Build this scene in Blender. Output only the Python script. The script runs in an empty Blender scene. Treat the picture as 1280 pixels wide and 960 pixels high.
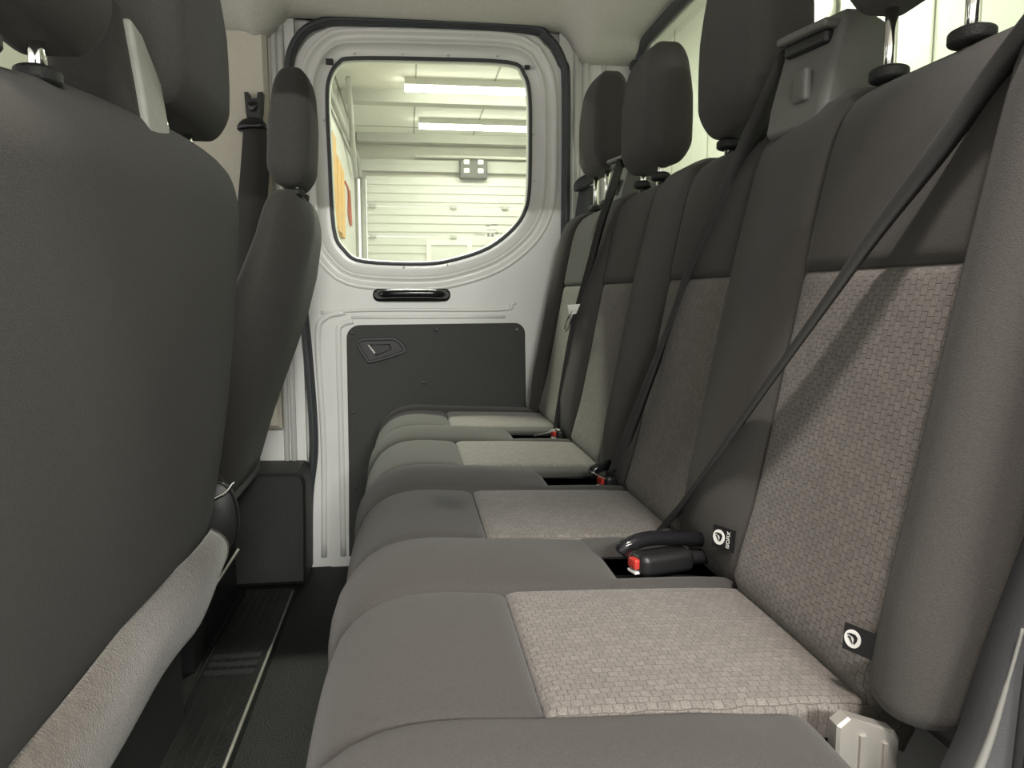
import bpy, bmesh, math, random
import numpy as np
from mathutils import Vector, Matrix

random.seed(7)
scene = bpy.context.scene
COL = scene.collection

# ------------------------------------------------------------------ camera
# x = towards the rear of the vehicle, y = across it, z = up (cab floor at 0)
FPX, VPX, VPY = 962.0, 510.0, 370.0
PHI = math.atan((480 - VPY) / FPX)
PSI = math.atan((640 - VPX) / FPX * math.cos(PHI))
F = np.array([math.sin(PSI) * math.cos(PHI), math.cos(PSI) * math.cos(PHI), -math.sin(PHI)])
Rt = np.array([math.cos(PSI), -math.sin(PSI), 0.0])
Up = np.cross(Rt, F)
CAM = np.array([0.0, 0.0, 0.76])

cd = bpy.data.cameras.new('camera')
cd.sensor_width = 36.0
cd.lens = 36.0 * FPX / 1280.0
cd.clip_start = 0.02
cam = bpy.data.objects.new('camera', cd)
COL.objects.link(cam)
m = Matrix(((Rt[0], Up[0], -F[0], CAM[0]), (Rt[1], Up[1], -F[1], CAM[1]), (Rt[2], Up[2], -F[2], CAM[2]), (0, 0, 0, 1)))
cam.matrix_world = m
scene.camera = cam

# ------------------------------------------------------------------ world, lamps, exposure
w = bpy.data.worlds.new('hall_ambient')
scene.world = w
w.use_nodes = True
w.node_tree.nodes['Background'].inputs[0].default_value = (1.0, 0.97, 0.92, 1)
w.node_tree.nodes['Background'].inputs[1].default_value = 0.70
scene.view_settings.view_transform = 'Standard'
scene.view_settings.look = 'None'
scene.view_settings.gamma = 1.0
scene.view_settings.use_curve_mapping = False
scene.view_settings.exposure = 1.30
scene.cycles.max_bounces = 8
scene.cycles.diffuse_bounces = 4
scene.cycles.transparent_max_bounces = 12
scene.cycles.sample_clamp_indirect = 6.0

def area(name, loc, sx, sy, power, col, target=None):
    l = bpy.data.lights.new(name, 'AREA')
    l.shape = 'RECTANGLE'; l.size = sx; l.size_y = sy; l.energy = power; l.color = col
    o = bpy.data.objects.new(name, l); COL.objects.link(o); o.location = loc
    if target is not None:
        o.rotation_euler = (Vector(target) - Vector(loc)).to_track_quat('-Z', 'Y').to_euler()
    return o
# the two ceiling strip lights that show through the side window (their tubes are built with the garage)
GAR_Z = 2.45
STRIPS = [(0.75, 6.32, 1.5), (0.93, 7.68, 1.6)]
for (sx_, sy_, sl_) in STRIPS:
    area('strip_light_glow', (sx_, sy_, GAR_Z - 0.10), sl_, 0.09, 8, (1.0, 1.0, 0.93))
# further ceiling lights of the same garage, out of the picture: beyond the open doorway, outside the
# sliding door's window and outside the far front door's window
area('garage_light_doorway_offscreen', (0.10, -0.42, GAR_Z - 0.03), 0.22, 0.22, 25, (1.0, 0.90, 0.84))
area('garage_strip_doorway_offscreen', (0.65, -3.2, GAR_Z - 0.06), 1.5, 0.09, 220, (1.0, 1.0, 0.93))
area('garage_strip_side_window_offscreen', (0.12, 3.15, GAR_Z - 0.06), 1.2, 0.09, 56, (1.0, 1.0, 0.93))
area('garage_strip_front_window_offscreen', (-2.6, 4.2, GAR_Z - 0.06), 1.5, 0.09, 40, (1.0, 1.0, 0.93))
area('wall_lamp_glow', (1.42, 2.80, 1.80), 0.22, 0.22, 5, (1.0, 1.0, 0.95), (0.9, 1.6, 1.2))

# ------------------------------------------------------------------ pixel helpers
def ray(px, py): return F + Rt * (px - 640) / FPX + Up * (480 - py) / FPX
def onp(px, py, ax, v):
    d = ray(px, py); return CAM + d * ((v - CAM[ax]) / d[ax])
def atX(px, py, v): return onp(px, py, 0, v)
def atY(px, py, v): return onp(px, py, 1, v)
def atZ(px, py, v): return onp(px, py, 2, v)

# ------------------------------------------------------------------ materials
def nodes(name):
    m = bpy.data.materials.new(name); m.use_nodes = True
    nt = m.node_tree; b = nt.nodes['Principled BSDF']
    return m, nt, b
def N(nt, t, **kw):
    n = nt.nodes.new(t)
    for k, v in kw.items():
        if k.startswith('i_'):
            n.inputs[k[2:].replace('_', ' ')].default_value = v
        else: setattr(n, k, v)
    return n
def mat(name, col, rough=0.5, metal=0.0, spec=0.5, var=0.12, vscale=20.0, bump=0.0, bscale=300.0, sheen=0.0, coat=0.0):
    m, nt, b = nodes(name)
    tc = N(nt, 'ShaderNodeTexCoord')
    n1 = N(nt, 'ShaderNodeTexNoise', i_Scale=vscale, i_Detail=4.0)
    nt.links.new(tc.outputs['Object'], n1.inputs['Vector'])
    mx = N(nt, 'ShaderNodeMix', data_type='RGBA')
    mx.inputs[6].default_value = (*[c * (1 - var) for c in col], 1)
    mx.inputs[7].default_value = (*[min(1, c * (1 + var)) for c in col], 1)
    nt.links.new(n1.outputs['Fac'], mx.inputs[0])
    nt.links.new(mx.outputs[2], b.inputs['Base Color'])
    b.inputs['Roughness'].default_value = rough
    b.inputs['Metallic'].default_value = metal
    b.inputs['Specular IOR Level'].default_value = spec
    b.inputs['Sheen Weight'].default_value = sheen
    b.inputs['Sheen Roughness'].default_value = 0.5
    b.inputs['Coat Weight'].default_value = coat
    if bump:
        n2 = N(nt, 'ShaderNodeTexNoise', i_Scale=bscale, i_Detail=2.0)
        nt.links.new(tc.outputs['Object'], n2.inputs['Vector'])
        bp = N(nt, 'ShaderNodeBump', i_Strength=bump, i_Distance=0.002)
        nt.links.new(n2.outputs['Fac'], bp.inputs['Height'])
        nt.links.new(bp.outputs['Normal'], b.inputs['Normal'])
    return m
def fabric_mat(name, c1, c2, c3, bw, rh, bump=0.5):
    """woven cloth: brick-like weave laid out in metres on the UV map"""
    m, nt, b = nodes(name)
    uv = N(nt, 'ShaderNodeUVMap')
    tc = N(nt, 'ShaderNodeTexCoord')
    wob = N(nt, 'ShaderNodeTexNoise', i_Scale=60.0, i_Detail=2.0)
    nt.links.new(tc.outputs['Object'], wob.inputs['Vector'])
    sc_ = N(nt, 'ShaderNodeVectorMath', operation='SCALE'); sc_.inputs['Scale'].default_value = 0.004
    nt.links.new(wob.outputs['Color'], sc_.inputs[0])
    ad = N(nt, 'ShaderNodeVectorMath', operation='ADD')
    nt.links.new(uv.outputs['UV'], ad.inputs[0]); nt.links.new(sc_.outputs[0], ad.inputs[1])
    br = N(nt, 'ShaderNodeTexBrick', offset=0.5)
    br.inputs['Scale'].default_value = 1.0
    br.inputs['Brick Width'].default_value = bw
    br.inputs['Row Height'].default_value = rh
    br.inputs['Mortar Size'].default_value = rh * 0.08
    br.inputs['Mortar Smooth'].default_value = 1.0
    br.inputs['Bias'].default_value = 0.0
    br.inputs['Color1'].default_value = (*c1, 1); br.inputs['Color2'].default_value = (*c2, 1); br.inputs['Mortar'].default_value = (*c3, 1)
    nt.links.new(ad.outputs[0], br.inputs['Vector'])
    nz = N(nt, 'ShaderNodeTexNoise', i_Scale=700.0, i_Detail=1.0)
    nt.links.new(tc.outputs['Object'], nz.inputs['Vector'])
    mx = N(nt, 'ShaderNodeMix', data_type='RGBA', blend_type='OVERLAY'); mx.inputs[0].default_value = 0.55
    nt.links.new(br.outputs['Color'], mx.inputs[6]); nt.links.new(nz.outputs['Fac'], mx.inputs[7])
    nt.links.new(mx.outputs[2], b.inputs['Base Color'])
    b.inputs['Roughness'].default_value = 0.95; b.inputs['Specular IOR Level'].default_value = 0.15
    b.inputs['Sheen Weight'].default_value = 0.15
    bp = N(nt, 'ShaderNodeBump', i_Strength=bump, i_Distance=0.0015, invert=True)
    nt.links.new(br.outputs['Fac'], bp.inputs['Height'])
    nt.links.new(bp.outputs['Normal'], b.inputs['Normal'])
    return m
def glass_mat(name, tint, refl=0.06, haze=0.0):
    m, nt, b = nodes(name)
    nt.nodes.remove(b)
    out = nt.nodes['Material Output']
    t = N(nt, 'ShaderNodeBsdfTransparent'); t.inputs[0].default_value = (*tint, 1)
    g = N(nt, 'ShaderNodeBsdfGlossy'); g.inputs['Roughness'].default_value = 0.03
    fr = N(nt, 'ShaderNodeFresnel'); fr.inputs['IOR'].default_value = 1.35
    mx = N(nt, 'ShaderNodeMixShader')
    ge = N(nt, 'ShaderNodeNewGeometry'); sub = N(nt, 'ShaderNodeMath', operation='SUBTRACT'); sub.inputs[0].default_value = 1.0
    mu = N(nt, 'ShaderNodeMath', operation='MULTIPLY')
    nt.links.new(ge.outputs['Backfacing'], sub.inputs[1]); nt.links.new(fr.outputs[0], mu.inputs[0]); nt.links.new(sub.outputs[0], mu.inputs[1])
    nt.links.new(mu.outputs[0], mx.inputs[0]); nt.links.new(t.outputs[0], mx.inputs[1]); nt.links.new(g.outputs[0], mx.inputs[2])
    last = mx
    if haze:
        tr = N(nt, 'ShaderNodeBsdfDiffuse'); tr.inputs[0].default_value = (0.85, 0.86, 0.82, 1)
        nz = N(nt, 'ShaderNodeTexNoise', i_Scale=9.0, i_Detail=6.0)
        mt = N(nt, 'ShaderNodeMath', operation='MULTIPLY'); mt.inputs[1].default_value = haze * 2
        nt.links.new(nz.outputs['Fac'], mt.inputs[0])
        m2 = N(nt, 'ShaderNodeMixShader')
        nt.links.new(mt.outputs[0], m2.inputs[0]); nt.links.new(mx.outputs[0], m2.inputs[1]); nt.links.new(tr.outputs[0], m2.inputs[2])
        last = m2
    nt.links.new(last.outputs[0], out.inputs['Surface'])
    return m
def emit_mat(name, col, s):
    m, nt, b = nodes(name)
    b.inputs['Base Color'].default_value = (*col, 1)
    b.inputs['Emission Color'].default_value = (*col, 1)
    b.inputs['Emission Strength'].default_value = s
    return m

M = {}
M['cloth'] = mat('dark_cloth', (0.056, 0.0525, 0.049), 0.95, spec=0.15, var=0.22, vscale=500, bump=0.35, bscale=900, sheen=0.10)
M['cloth2'] = M['cloth']
M['insert'] = fabric_mat('woven_grey_cloth', (0.175, 0.160, 0.148), (0.142, 0.130, 0.120), (0.078, 0.071, 0.065), 0.0085, 0.0075, 0.35)
M['insert_back'] = M['insert']
M['seat_back'] = mat('seat_back_cloth', (0.052, 0.050, 0.046), 0.93, spec=0.15, var=0.2, vscale=260, bump=0.3, bscale=800, sheen=0.06)
M['felt'] = mat('brown_felt', (0.085, 0.074, 0.062), 1.0, spec=0.1, var=0.45, vscale=90, bump=0.8, bscale=400, sheen=0.4)
M['black'] = mat('black_plastic', (0.012, 0.012, 0.013), 0.42, var=0.1)
M['blackgloss'] = mat('black_gloss_plastic', (0.010, 0.010, 0.012), 0.16, var=0.05)
M['blackmat'] = mat('black_textured_plastic', (0.013, 0.013, 0.013), 0.62, var=0.3, vscale=350, bump=0.5, bscale=500)
M['shield'] = mat('dark_grey_plastic', (0.055, 0.057, 0.062), 0.55, var=0.1, bump=0.15, bscale=600)
M['greyplast'] = mat('grey_plastic', (0.115, 0.116, 0.108), 0.5, var=0.12, vscale=40, bump=0.1, bscale=600)
M['lightplast'] = mat('light_grey_plastic', (0.36, 0.36, 0.33), 0.6, var=0.15, vscale=60)
M['edging'] = mat('grey_edging', (0.17, 0.17, 0.16), 0.45, var=0.1)
M['rubber'] = mat('rubber', (0.042, 0.046, 0.052), 0.5, var=0.15)
M['paint'] = mat('white_body_paint', (0.70, 0.70, 0.68), 0.32, var=0.03, vscale=4, coat=0.3)
M['beige'] = mat('beige_trim', (0.58, 0.55, 0.47), 0.75, var=0.06, vscale=60, bump=0.15, bscale=500)
M['liner'] = mat('headliner_cloth', (0.58, 0.57, 0.53), 0.95, spec=0.1, var=0.10, vscale=120, bump=0.25, bscale=700)
M['chrome'] = mat('chrome', (0.85, 0.85, 0.83), 0.12, metal=1.0, var=0.03)
M['steel'] = mat('galvanised_steel', (0.42, 0.40, 0.37), 0.42, metal=0.55, var=0.12, vscale=30)
M['web'] = mat('belt_webbing', (0.032, 0.031, 0.030), 0.75, spec=0.3, var=0.2, vscale=700, bump=0.4, bscale=1200, sheen=0.08)
M['red'] = mat('red_button', (0.45, 0.04, 0.03), 0.35, var=0.08)
M['white'] = mat('white_print', (0.80, 0.80, 0.78), 0.5, var=0.03)
M['floor'] = mat('black_floor_mat', (0.011, 0.011, 0.011), 0.6, spec=0.22, var=0.7, vscale=420, bump=1.0, bscale=260)
M['sill'] = mat('ribbed_sill_plastic', (0.012, 0.012, 0.012), 0.30, var=0.5, vscale=40, bump=0.5, bscale=120)
M['card'] = mat('dark_door_card', (0.045, 0.045, 0.043), 0.75, var=0.30, vscale=420, bump=0.6, bscale=450)
M['glass'] = glass_mat('side_glass', (0.93, 0.96, 0.88), haze=0.05)
M['glass2'] = glass_mat('rear_glass', (0.93, 0.96, 0.88), haze=0.05)
M['gwall'] = mat('garage_white_panel', (0.64, 0.64, 0.60), 0.45, var=0.03, vscale=3)
M['gwall2'] = mat('pale_green_panel', (0.40, 0.415, 0.36), 0.5, var=0.10, vscale=3)
M['gceil'] = mat('garage_ceiling_panel', (0.80, 0.80, 0.74), 0.7, var=0.05, vscale=3)
M['gbeam'] = mat('garage_grey_beam', (0.50, 0.50, 0.46), 0.6, var=0.08, vscale=5)
M['ghead'] = mat('garage_header', (0.50, 0.49, 0.43), 0.7, var=0.12, vscale=5)
M['gfloor'] = mat('garage_concrete', (0.33, 0.32, 0.30), 0.6, var=0.15, vscale=4)
M['joint'] = mat('panel_joint', (0.30, 0.30, 0.25), 0.7)
M['wood'] = mat('orange_timber', (0.66, 0.40, 0.13), 0.6, var=0.25, vscale=12)
M['hose'] = mat('red_hose', (0.45, 0.12, 0.07), 0.5)
M['tube'] = emit_mat('lamp_tube', (1.0, 1.0, 0.95), 9.0)
M['bulb'] = emit_mat('wall_lamp_glass', (1.0, 1.0, 0.95), 3.0)
M['mark'] = mat('etched_mark', (0.60, 0.60, 0.52), 0.7)

def stained(base, centre, rad, dark):
    m = base.copy(); nt = m.node_tree; b = nt.nodes['Principled BSDF']
    src = b.inputs['Base Color'].links[0].from_socket
    tc = N(nt, 'ShaderNodeTexCoord'); nz = N(nt, 'ShaderNodeTexNoise', i_Scale=45.0, i_Detail=3.0)
    nt.links.new(tc.outputs['Object'], nz.inputs['Vector'])
    sv = N(nt, 'ShaderNodeVectorMath', operation='SUBTRACT'); sv.inputs[1].default_value = centre
    nt.links.new(tc.outputs['Object'], sv.inputs[0])
    dv = N(nt, 'ShaderNodeVectorMath', operation='DIVIDE'); dv.inputs[1].default_value = rad
    nt.links.new(sv.outputs[0], dv.inputs[0])
    ln = N(nt, 'ShaderNodeVectorMath', operation='LENGTH'); nt.links.new(dv.outputs[0], ln.inputs[0])
    ad = N(nt, 'ShaderNodeMath', operation='ADD'); nt.links.new(ln.outputs['Value'], ad.inputs[0]); nt.links.new(nz.outputs['Fac'], ad.inputs[1])
    mr = N(nt, 'ShaderNodeMapRange'); mr.inputs['From Min'].default_value = 0.8; mr.inputs['From Max'].default_value = 1.5; mr.inputs['To Min'].default_value = 0.75; mr.inputs['To Max'].default_value = 0.0
    nt.links.new(ad.outputs[0], mr.inputs['Value'])
    mx = N(nt, 'ShaderNodeMix', data_type='RGBA'); mx.inputs[7].default_value = (*dark, 1)
    nt.links.new(mr.outputs[0], mx.inputs[0]); nt.links.new(src, mx.inputs[6]); nt.links.new(mx.outputs[2], b.inputs['Base Color'])
    return m
_st = atZ(563, 628, 0.468)
M['cloth_stained'] = stained(M['cloth'], tuple(_st), (0.032, 0.05, 0.05), (0.012, 0.011, 0.010))

# ------------------------------------------------------------------ object helpers
def tag(o, label=None, cat=None, group=None, kind=None):
    if label: o['label'] = label
    if cat: o['category'] = cat
    if group: o['group'] = group
    if kind: o['kind'] = kind
    return o
def thing(name, label, cat, loc=(0, 0, 0), group=None, kind=None):
    o = bpy.data.objects.new(name, None); COL.objects.link(o)
    o.location = loc; o.empty_display_size = 0.05
    return tag(o, label, cat, group, kind)
def make(name, verts, faces, material, parent=None, smooth=True, uvs=None):
    me = bpy.data.meshes.new(name)
    me.from_pydata([tuple(map(float, v)) for v in verts], [], faces)
    if uvs is not None:
        ul = me.uv_layers.new(name='UVMap')
        for l in me.loops: ul.data[l.index].uv = uvs[l.vertex_index]
    bm = bmesh.new(); bm.from_mesh(me)
    bmesh.ops.recalc_face_normals(bm, faces=bm.faces)
    bm.to_mesh(me); bm.free()
    if smooth: me.shade_smooth()
    me.materials.append(M[material] if isinstance(material, str) else material)
    o = bpy.data.objects.new(name, me); COL.objects.link(o)
    if parent is not None:
        o.parent = parent
        # parts are modelled in scene coordinates; only an Empty root is moved
        o.matrix_parent_inverse = Matrix.Translation(-parent.location)
    return o
class MB:
    """collects shapes into one mesh"""
    def __init__(s): s.v = []; s.f = []
    def add(s, v, f):
        o = len(s.v); s.v += [np.asarray(p, float) for p in v]; s.f += [tuple(i + o for i in q) for q in f]; return s
    def box(s, a, b):
        x0, y0, z0 = a; x1, y1, z1 = b
        return s.add([(x0, y0, z0), (x1, y0, z0), (x1, y1, z0), (x0, y1, z0), (x0, y0, z1), (x1, y0, z1), (x1, y1, z1), (x0, y1, z1)],
                     [(0, 3, 2, 1), (4, 5, 6, 7), (0, 1, 5, 4), (1, 2, 6, 5), (2, 3, 7, 6), (3, 0, 4, 7)])
    def rbox(s, c, h, r, k=4, mfl=3, fn=None):
        v, f = rbox_geo(c, h, r, k, mfl, fn); return s.add(v, f)
    def tube(s, pts, r, n=10, closed=False):
        v, f = tube_geo(pts, r, n, closed); return s.add(v, f)
    def prism(s, outline, ax, a, b, bev=0.0):
        v, f = prism_geo(outline, ax, a, b, bev); return s.add(v, f)
    def build(s, name, material, parent=None, smooth=True):
        o = make(name, s.v, s.f, material, parent, smooth)
        return o

def rbox_geo(c, h, r, k=4, mfl=3, fn=None):
    c = np.array(c, float); h = np.array(h, float)
    r = np.array([r] * 3 if np.isscalar(r) else r, float); r = np.minimum(r, h * 0.999)
    def axis(i):
        e = [math.tan(math.pi / 4 * q / k) for q in range(k, 0, -1)]
        fl = list(np.linspace(-(h[i] - r[i]), h[i] - r[i], mfl + 1))
        return [-(h[i] - r[i]) - r[i] * q for q in e] + fl + [(h[i] - r[i]) + r[i] * q for q in e[::-1]]
    A = [axis(i) for i in range(3)]
    V = {}; vs = []; fs = []
    def vid(i, j, l):
        key = (i, j, l)
        if key not in V:
            p = np.array([A[0][i], A[1][j], A[2][l]])
            inner = np.clip(p, -(h - r), h - r)
            d = (p - inner) / r
            L = np.linalg.norm(d)
            q = inner + (d / L * r if L > 1e-9 else 0)
            q = q + c
            if fn: q = np.array(fn(q))
            V[key] = len(vs); vs.append(q)
        return V[key]
    n = [len(a) for a in A]
    for ax in range(3):
        b_, c_ = (ax + 1) % 3, (ax + 2) % 3
        for side in (0, n[ax] - 1):
            for i in range(n[b_] - 1):
                for j in range(n[c_] - 1):
                    q = []
                    for di, dj in ((0, 0), (1, 0), (1, 1), (0, 1)):
                        idx = [0, 0, 0]; idx[ax] = side; idx[b_] = i + di; idx[c_] = j + dj
                        q.append(vid(*idx))
                    fs.append(tuple(q if side else q[::-1]))
    return vs, fs
def tube_geo(pts, r, n=10, closed=False):
    P = [np.array(p, float) for p in pts]; L = len(P); v = []; f = []
    rr = [r] * L if np.isscalar(r) else r
    u = None
    for i in range(L):
        a = P[(i - 1) % L] if (closed or i > 0) else P[i]
        b = P[(i + 1) % L] if (closed or i < L - 1) else P[i]
        t = b - a; t /= np.linalg.norm(t)
        if u is None:
            u = np.cross(t, [0, 0, 1.0])
            if np.linalg.norm(u) < 1e-3: u = np.cross(t, [1.0, 0, 0])
        u = u - t * (u @ t); u /= np.linalg.norm(u); w_ = np.cross(t, u)
        for q in range(n):
            an = 2 * math.pi * q / n
            v.append(P[i] + rr[i] * (math.cos(an) * u + math.sin(an) * w_))
    for i in range(L if closed else L - 1):
        for q in range(n):
            a0 = i * n; b0 = ((i + 1) % L) * n
            f.append((a0 + q, a0 + (q + 1) % n, b0 + (q + 1) % n, b0 + q))
    if not closed:
        f.append(tuple(range(n))[::-1]); f.append(tuple(range((L - 1) * n, L * n)))
    return v, f
def prism_geo(outline, ax, a, b, bev=0.0):
    """outline: 2D points in the plane normal to axis ax (order of the other axes), from a to b; bevelled on side b"""
    O = np.array(outline, float); n = len(O); cen = O.mean(0)
    oth = [i for i in range(3) if i != ax]
    rings = [(O, a)]
    if bev:
        s = 1 if b > a else -1
        rings.append((O, b - s * bev))
        sc_ = 1 - bev / np.abs(O - cen).max(0)
        rings.append((cen + (O - cen) * sc_, b))
    else: rings.append((O, b))
    v = []; f = []
    for R_, d in rings:
        for p in R_:
            q = [0, 0, 0]; q[oth[0]] = p[0]; q[oth[1]] = p[1]; q[ax] = d; v.append(q)
    for k in range(len(rings) - 1):
        for i in range(n):
            j = (i + 1) % n
            f.append((k * n + i, k * n + j, (k + 1) * n + j, (k + 1) * n + i))
    f.append(tuple(range(n))); f.append(tuple(range((len(rings) - 1) * n, len(rings) * n)))
    return v, f
def catmull(pts, n=8, closed=False):
    P = [np.array(p, float) for p in pts]; out = []; L = len(P)
    for i in range(L if closed else L - 1):
        p0 = P[(i - 1) % L] if (closed or i > 0) else 2 * P[0] - P[1]
        p1 = P[i]; p2 = P[(i + 1) % L]
        p3 = P[(i + 2) % L] if (closed or i + 2 < L) else 2 * P[-1] - P[-2]
        for q in range(n):
            t = q / n
            out.append(0.5 * (2 * p1 + (p2 - p0) * t + (2 * p0 - 5 * p1 + 4 * p2 - p3) * t * t + (3 * p1 - p0 - 3 * p2 + p3) * t ** 3))
    if not closed: out.append(P[-1])
    return out
def smooth(t):
    t = max(0.0, min(1.0, t)); return t * t * (3 - 2 * t)
def circ(t):
    t = max(0.0, min(1.0, t)); return math.sqrt(max(0.0, 1 - (1 - t) ** 2))
class Profile:
    """arc-length table of a smooth 2D curve with left normals"""
    def __init__(s, pts, flip=1):
        s.p = np.array(catmull(pts, 14)); d = np.linalg.norm(np.diff(s.p, axis=0), axis=1)
        s.s = np.concatenate([[0], np.cumsum(d)]); s.L = s.s[-1]; s.flip = flip
    def at(s, t):
        x = np.interp(t, s.s, s.p[:, 0]); z = np.interp(t, s.s, s.p[:, 1])
        e = 0.004
        tx = np.interp(min(t + e, s.L), s.s, s.p[:, 0]) - np.interp(max(t - e, 0), s.s, s.p[:, 0])
        tz = np.interp(min(t + e, s.L), s.s, s.p[:, 1]) - np.interp(max(t - e, 0), s.s, s.p[:, 1])
        l = math.hypot(tx, tz)
        return np.array([x, z]), s.flip * np.array([-tz, tx]) / l
    def find_z(s, z, lo=0, hi=None):
        hi = s.L if hi is None else hi
        ts = np.linspace(lo, hi, 400); zz = np.interp(ts, s.s, s.p[:, 1]); return ts[np.argmin(abs(zz - z))]
    def find_x(s, x, lo=0, hi=None):
        hi = s.L if hi is None else hi
        ts = np.linspace(lo, hi, 400); zz = np.interp(ts, s.s, s.p[:, 0]); return ts[np.argmin(abs(zz - x))]
def edge_samples(a, b, e, ne=5, nm=8):
    L = b - a; e = min(e, L * 0.45)
    q = [e * (1 - math.cos(math.pi / 2 * i / ne)) for i in range(ne + 1)]
    mid = list(np.linspace(e, L - e, nm + 1))[1:-1]
    return [a + x for x in q] + [a + x for x in mid] + [b - x for x in q[::-1]]
def pillow(name, S, u0, u1, v0, v1, material, parent, edge=0.012, dip=0.008, puff=0.0, extra=None, nm=(10, 8), skirt=0.02, edges=(1, 1, 1, 1)):
    """upholstered patch: S(u,v)->(point, normal); sinks to a seam along its edges"""
    us = edge_samples(u0, u1, edge, 4, nm[0]); vs_ = edge_samples(v0, v1, edge, 4, nm[1])
    us = [u0] + us + [u1]; vs_ = [v0] + vs_ + [v1]
    V = []; UV = []; nu, nv = len(us), len(vs_)
    for i, u in enumerate(us):
        for j, v in enumerate(vs_):
            p, n = S(u, v)
            big = 9.0
            fu = circ(min(u - u0 if edges[0] else big, u1 - u if edges[1] else big) / edge)
            fv = circ(min(v - v0 if edges[2] else big, v1 - v if edges[3] else big) / edge)
            a = (u - u0) / (u1 - u0); b_ = (v - v0) / (v1 - v0)
            off = dip * (fu * fv - 1) + puff * math.sin(math.pi * a) ** 0.7 * math.sin(math.pi * b_) ** 0.7
            if extra: off += extra(u, v)
            if i in (0, nu - 1) or j in (0, nv - 1): off -= skirt
            V.append(p + n * off); UV.append((u, v))
    Fc = [(i * nv + j, i * nv + j + 1, (i + 1) * nv + j + 1, (i + 1) * nv + j) for i in range(nu - 1) for j in range(nv - 1)]
    return make(name, V, Fc, material, parent, True, UV)

# ================================================================== THE CAB
Y_FAR = 2.15           # inner face of the far sliding door
Y_NEAR = 0.26          # sill of the open doorway we look through

# ---- floor
fl = MB()
fl.box((-1.9, Y_NEAR, -0.05), (0.70, 2.22, 0.0))
floor = tag(fl.build('floor', 'floor', None, False), 'black textured rubber floor of the cab', kind='structure')
# ribbed sill strip running across under the front seats
sl = MB()
sl.prism([(-0.425, 0.0), (-0.420, 0.016), (-0.30, 0.016), (-0.295, 0.0)], 1, Y_NEAR + .02, 1.96)
for i in range(5):
    x = -0.405 + i * 0.017
    sl.box((x, Y_NEAR + .03, 0.016), (x + 0.006, 1.95, 0.019))
trim = tag(sl.build('trim_1', 'sill', None, False), 'black ribbed plastic strip across the cab floor', kind='structure')
e1 = MB(); e1.tube([(-0.300, Y_NEAR + .03, 0.018), (-0.300, 1.93, 0.018)], 0.0035, 8); e1.build('edge_strip', 'steel', trim)
e2 = MB(); e2.tube([(-0.418, Y_NEAR + .03, 0.018), (-0.418, 1.93, 0.018)], 0.003, 8); e2.build('edge_strip', 'black', trim)
for yy in (1.50, 1.535, 1.57):
    g = MB(); g.box((-0.41, yy, 0.016), (-0.315, yy + .02, 0.021)); g.build('grip_rib', 'black', trim, False)

# ---- headliner
def liner():
    xs = list(np.linspace(-1.7, -0.5, 8)) + list(np.linspace(-0.46, 0.645, 56)); ys = list(np.linspace(0.22, 1.70, 18)) + list(np.linspace(1.74, 2.165, 24))
    V = []
    def edge(x):
        z = 1.43 + (1.478 - 1.43) * smooth((x + 0.345) / 0.05)
        z += (1.392 - 1.478) * smooth((x - 0.425) / 0.06)
        z += -0.012 * math.exp(-((x + 0.375) / 0.018) ** 2)
        return z
    for x in xs:
        for y in ys:
            t = smooth((y - 1.84) / (2.14 - 1.84)); t2 = smooth((0.52 - y) / 0.3)
            z = 1.575 + (edge(x) - 1.575) * t ** 1.4
            z = z + (1.50 - z) * t2
            rr = smooth((x - 0.34) / 0.3)
            z = z - rr * max(0.0, z - 1.438) * 0.96
            V.append((x, y, z))
    n = len(ys)
    Fc = [(i * n + j, (i + 1) * n + j, (i + 1) * n + j + 1, i * n + j + 1) for i in range(len(xs) - 1) for j in range(n - 1)]
    o = make('ceiling', V, Fc, 'liner')
    sd = o.modifiers.new('thick', 'SOLIDIFY'); sd.thickness = 0.012; sd.offset = 1
    return tag(o, 'beige cloth headliner above the seats', kind='structure')
ceiling = liner()
rs = MB(); rs.box((-1.7, 0.22, 1.60), (0.66, 2.26, 1.625)); tag(rs.build('trim_2', 'paint', None, False), 'white painted roof skin above the headliner', kind='structure')

# ---- far body side
wf = MB()
wf.box((-0.64, 2.155, -0.05), (-0.285, 2.20, 1.62))
wf.box((0.42, 2.155, -0.05), (0.68, 2.20, 1.62))
wf.box((-1.9, 2.155, -0.05), (-0.64, 2.20, 0.82))
wf.box((-1.9, 2.155, 1.42), (-0.64, 2.20, 1.62))
wf.box((-0.285, 2.155, 1.478), (0.42, 2.20, 1.62))
wf.box((-0.285, 2.155, -0.05), (0.42, 2.20, 0.012))
wf.box((-0.30, 2.182, -0.05), (-0.235, 2.20, 1.60))
wf.box((0.385, 2.182, -0.05), (0.43, 2.20, 1.60))
wf.box((-0.235, 2.182, 1.405), (0.385, 2.20, 1.60))
wall_far = tag(wf.build('wall_far', 'paint', None, False), 'white painted body side around the sliding door', kind='structure')
# ridges of the rear pillar and the front pillar
for x, r in ((0.468, 0.009), (0.495, 0.012), (0.545, 0.006)):
    g = MB(); g.tube([(x, 2.153, 0.2), (x, 2.153, 1.46)], r, 8); g.build('pillar_ridge', 'paint', wall_far)
for x, r in ((-0.318, 0.008), (-0.337, 0.008)):
    g = MB(); g.tube([(x, 2.153, 0.2), (x, 2.153, 1.46)], r, 8); g.build('pillar_ridge', 'paint', wall_far)
g = MB(); g.prism([(-0.64, 0.40), (-0.345, 0.40), (-0.352, 1.445), (-0.60, 1.445)], 1, 2.16, 2.125, 0.012); pt = g.build('pillar_trim', 'beige', wall_far, False)
tag(pt, 'beige plastic pillar trim')
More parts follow.
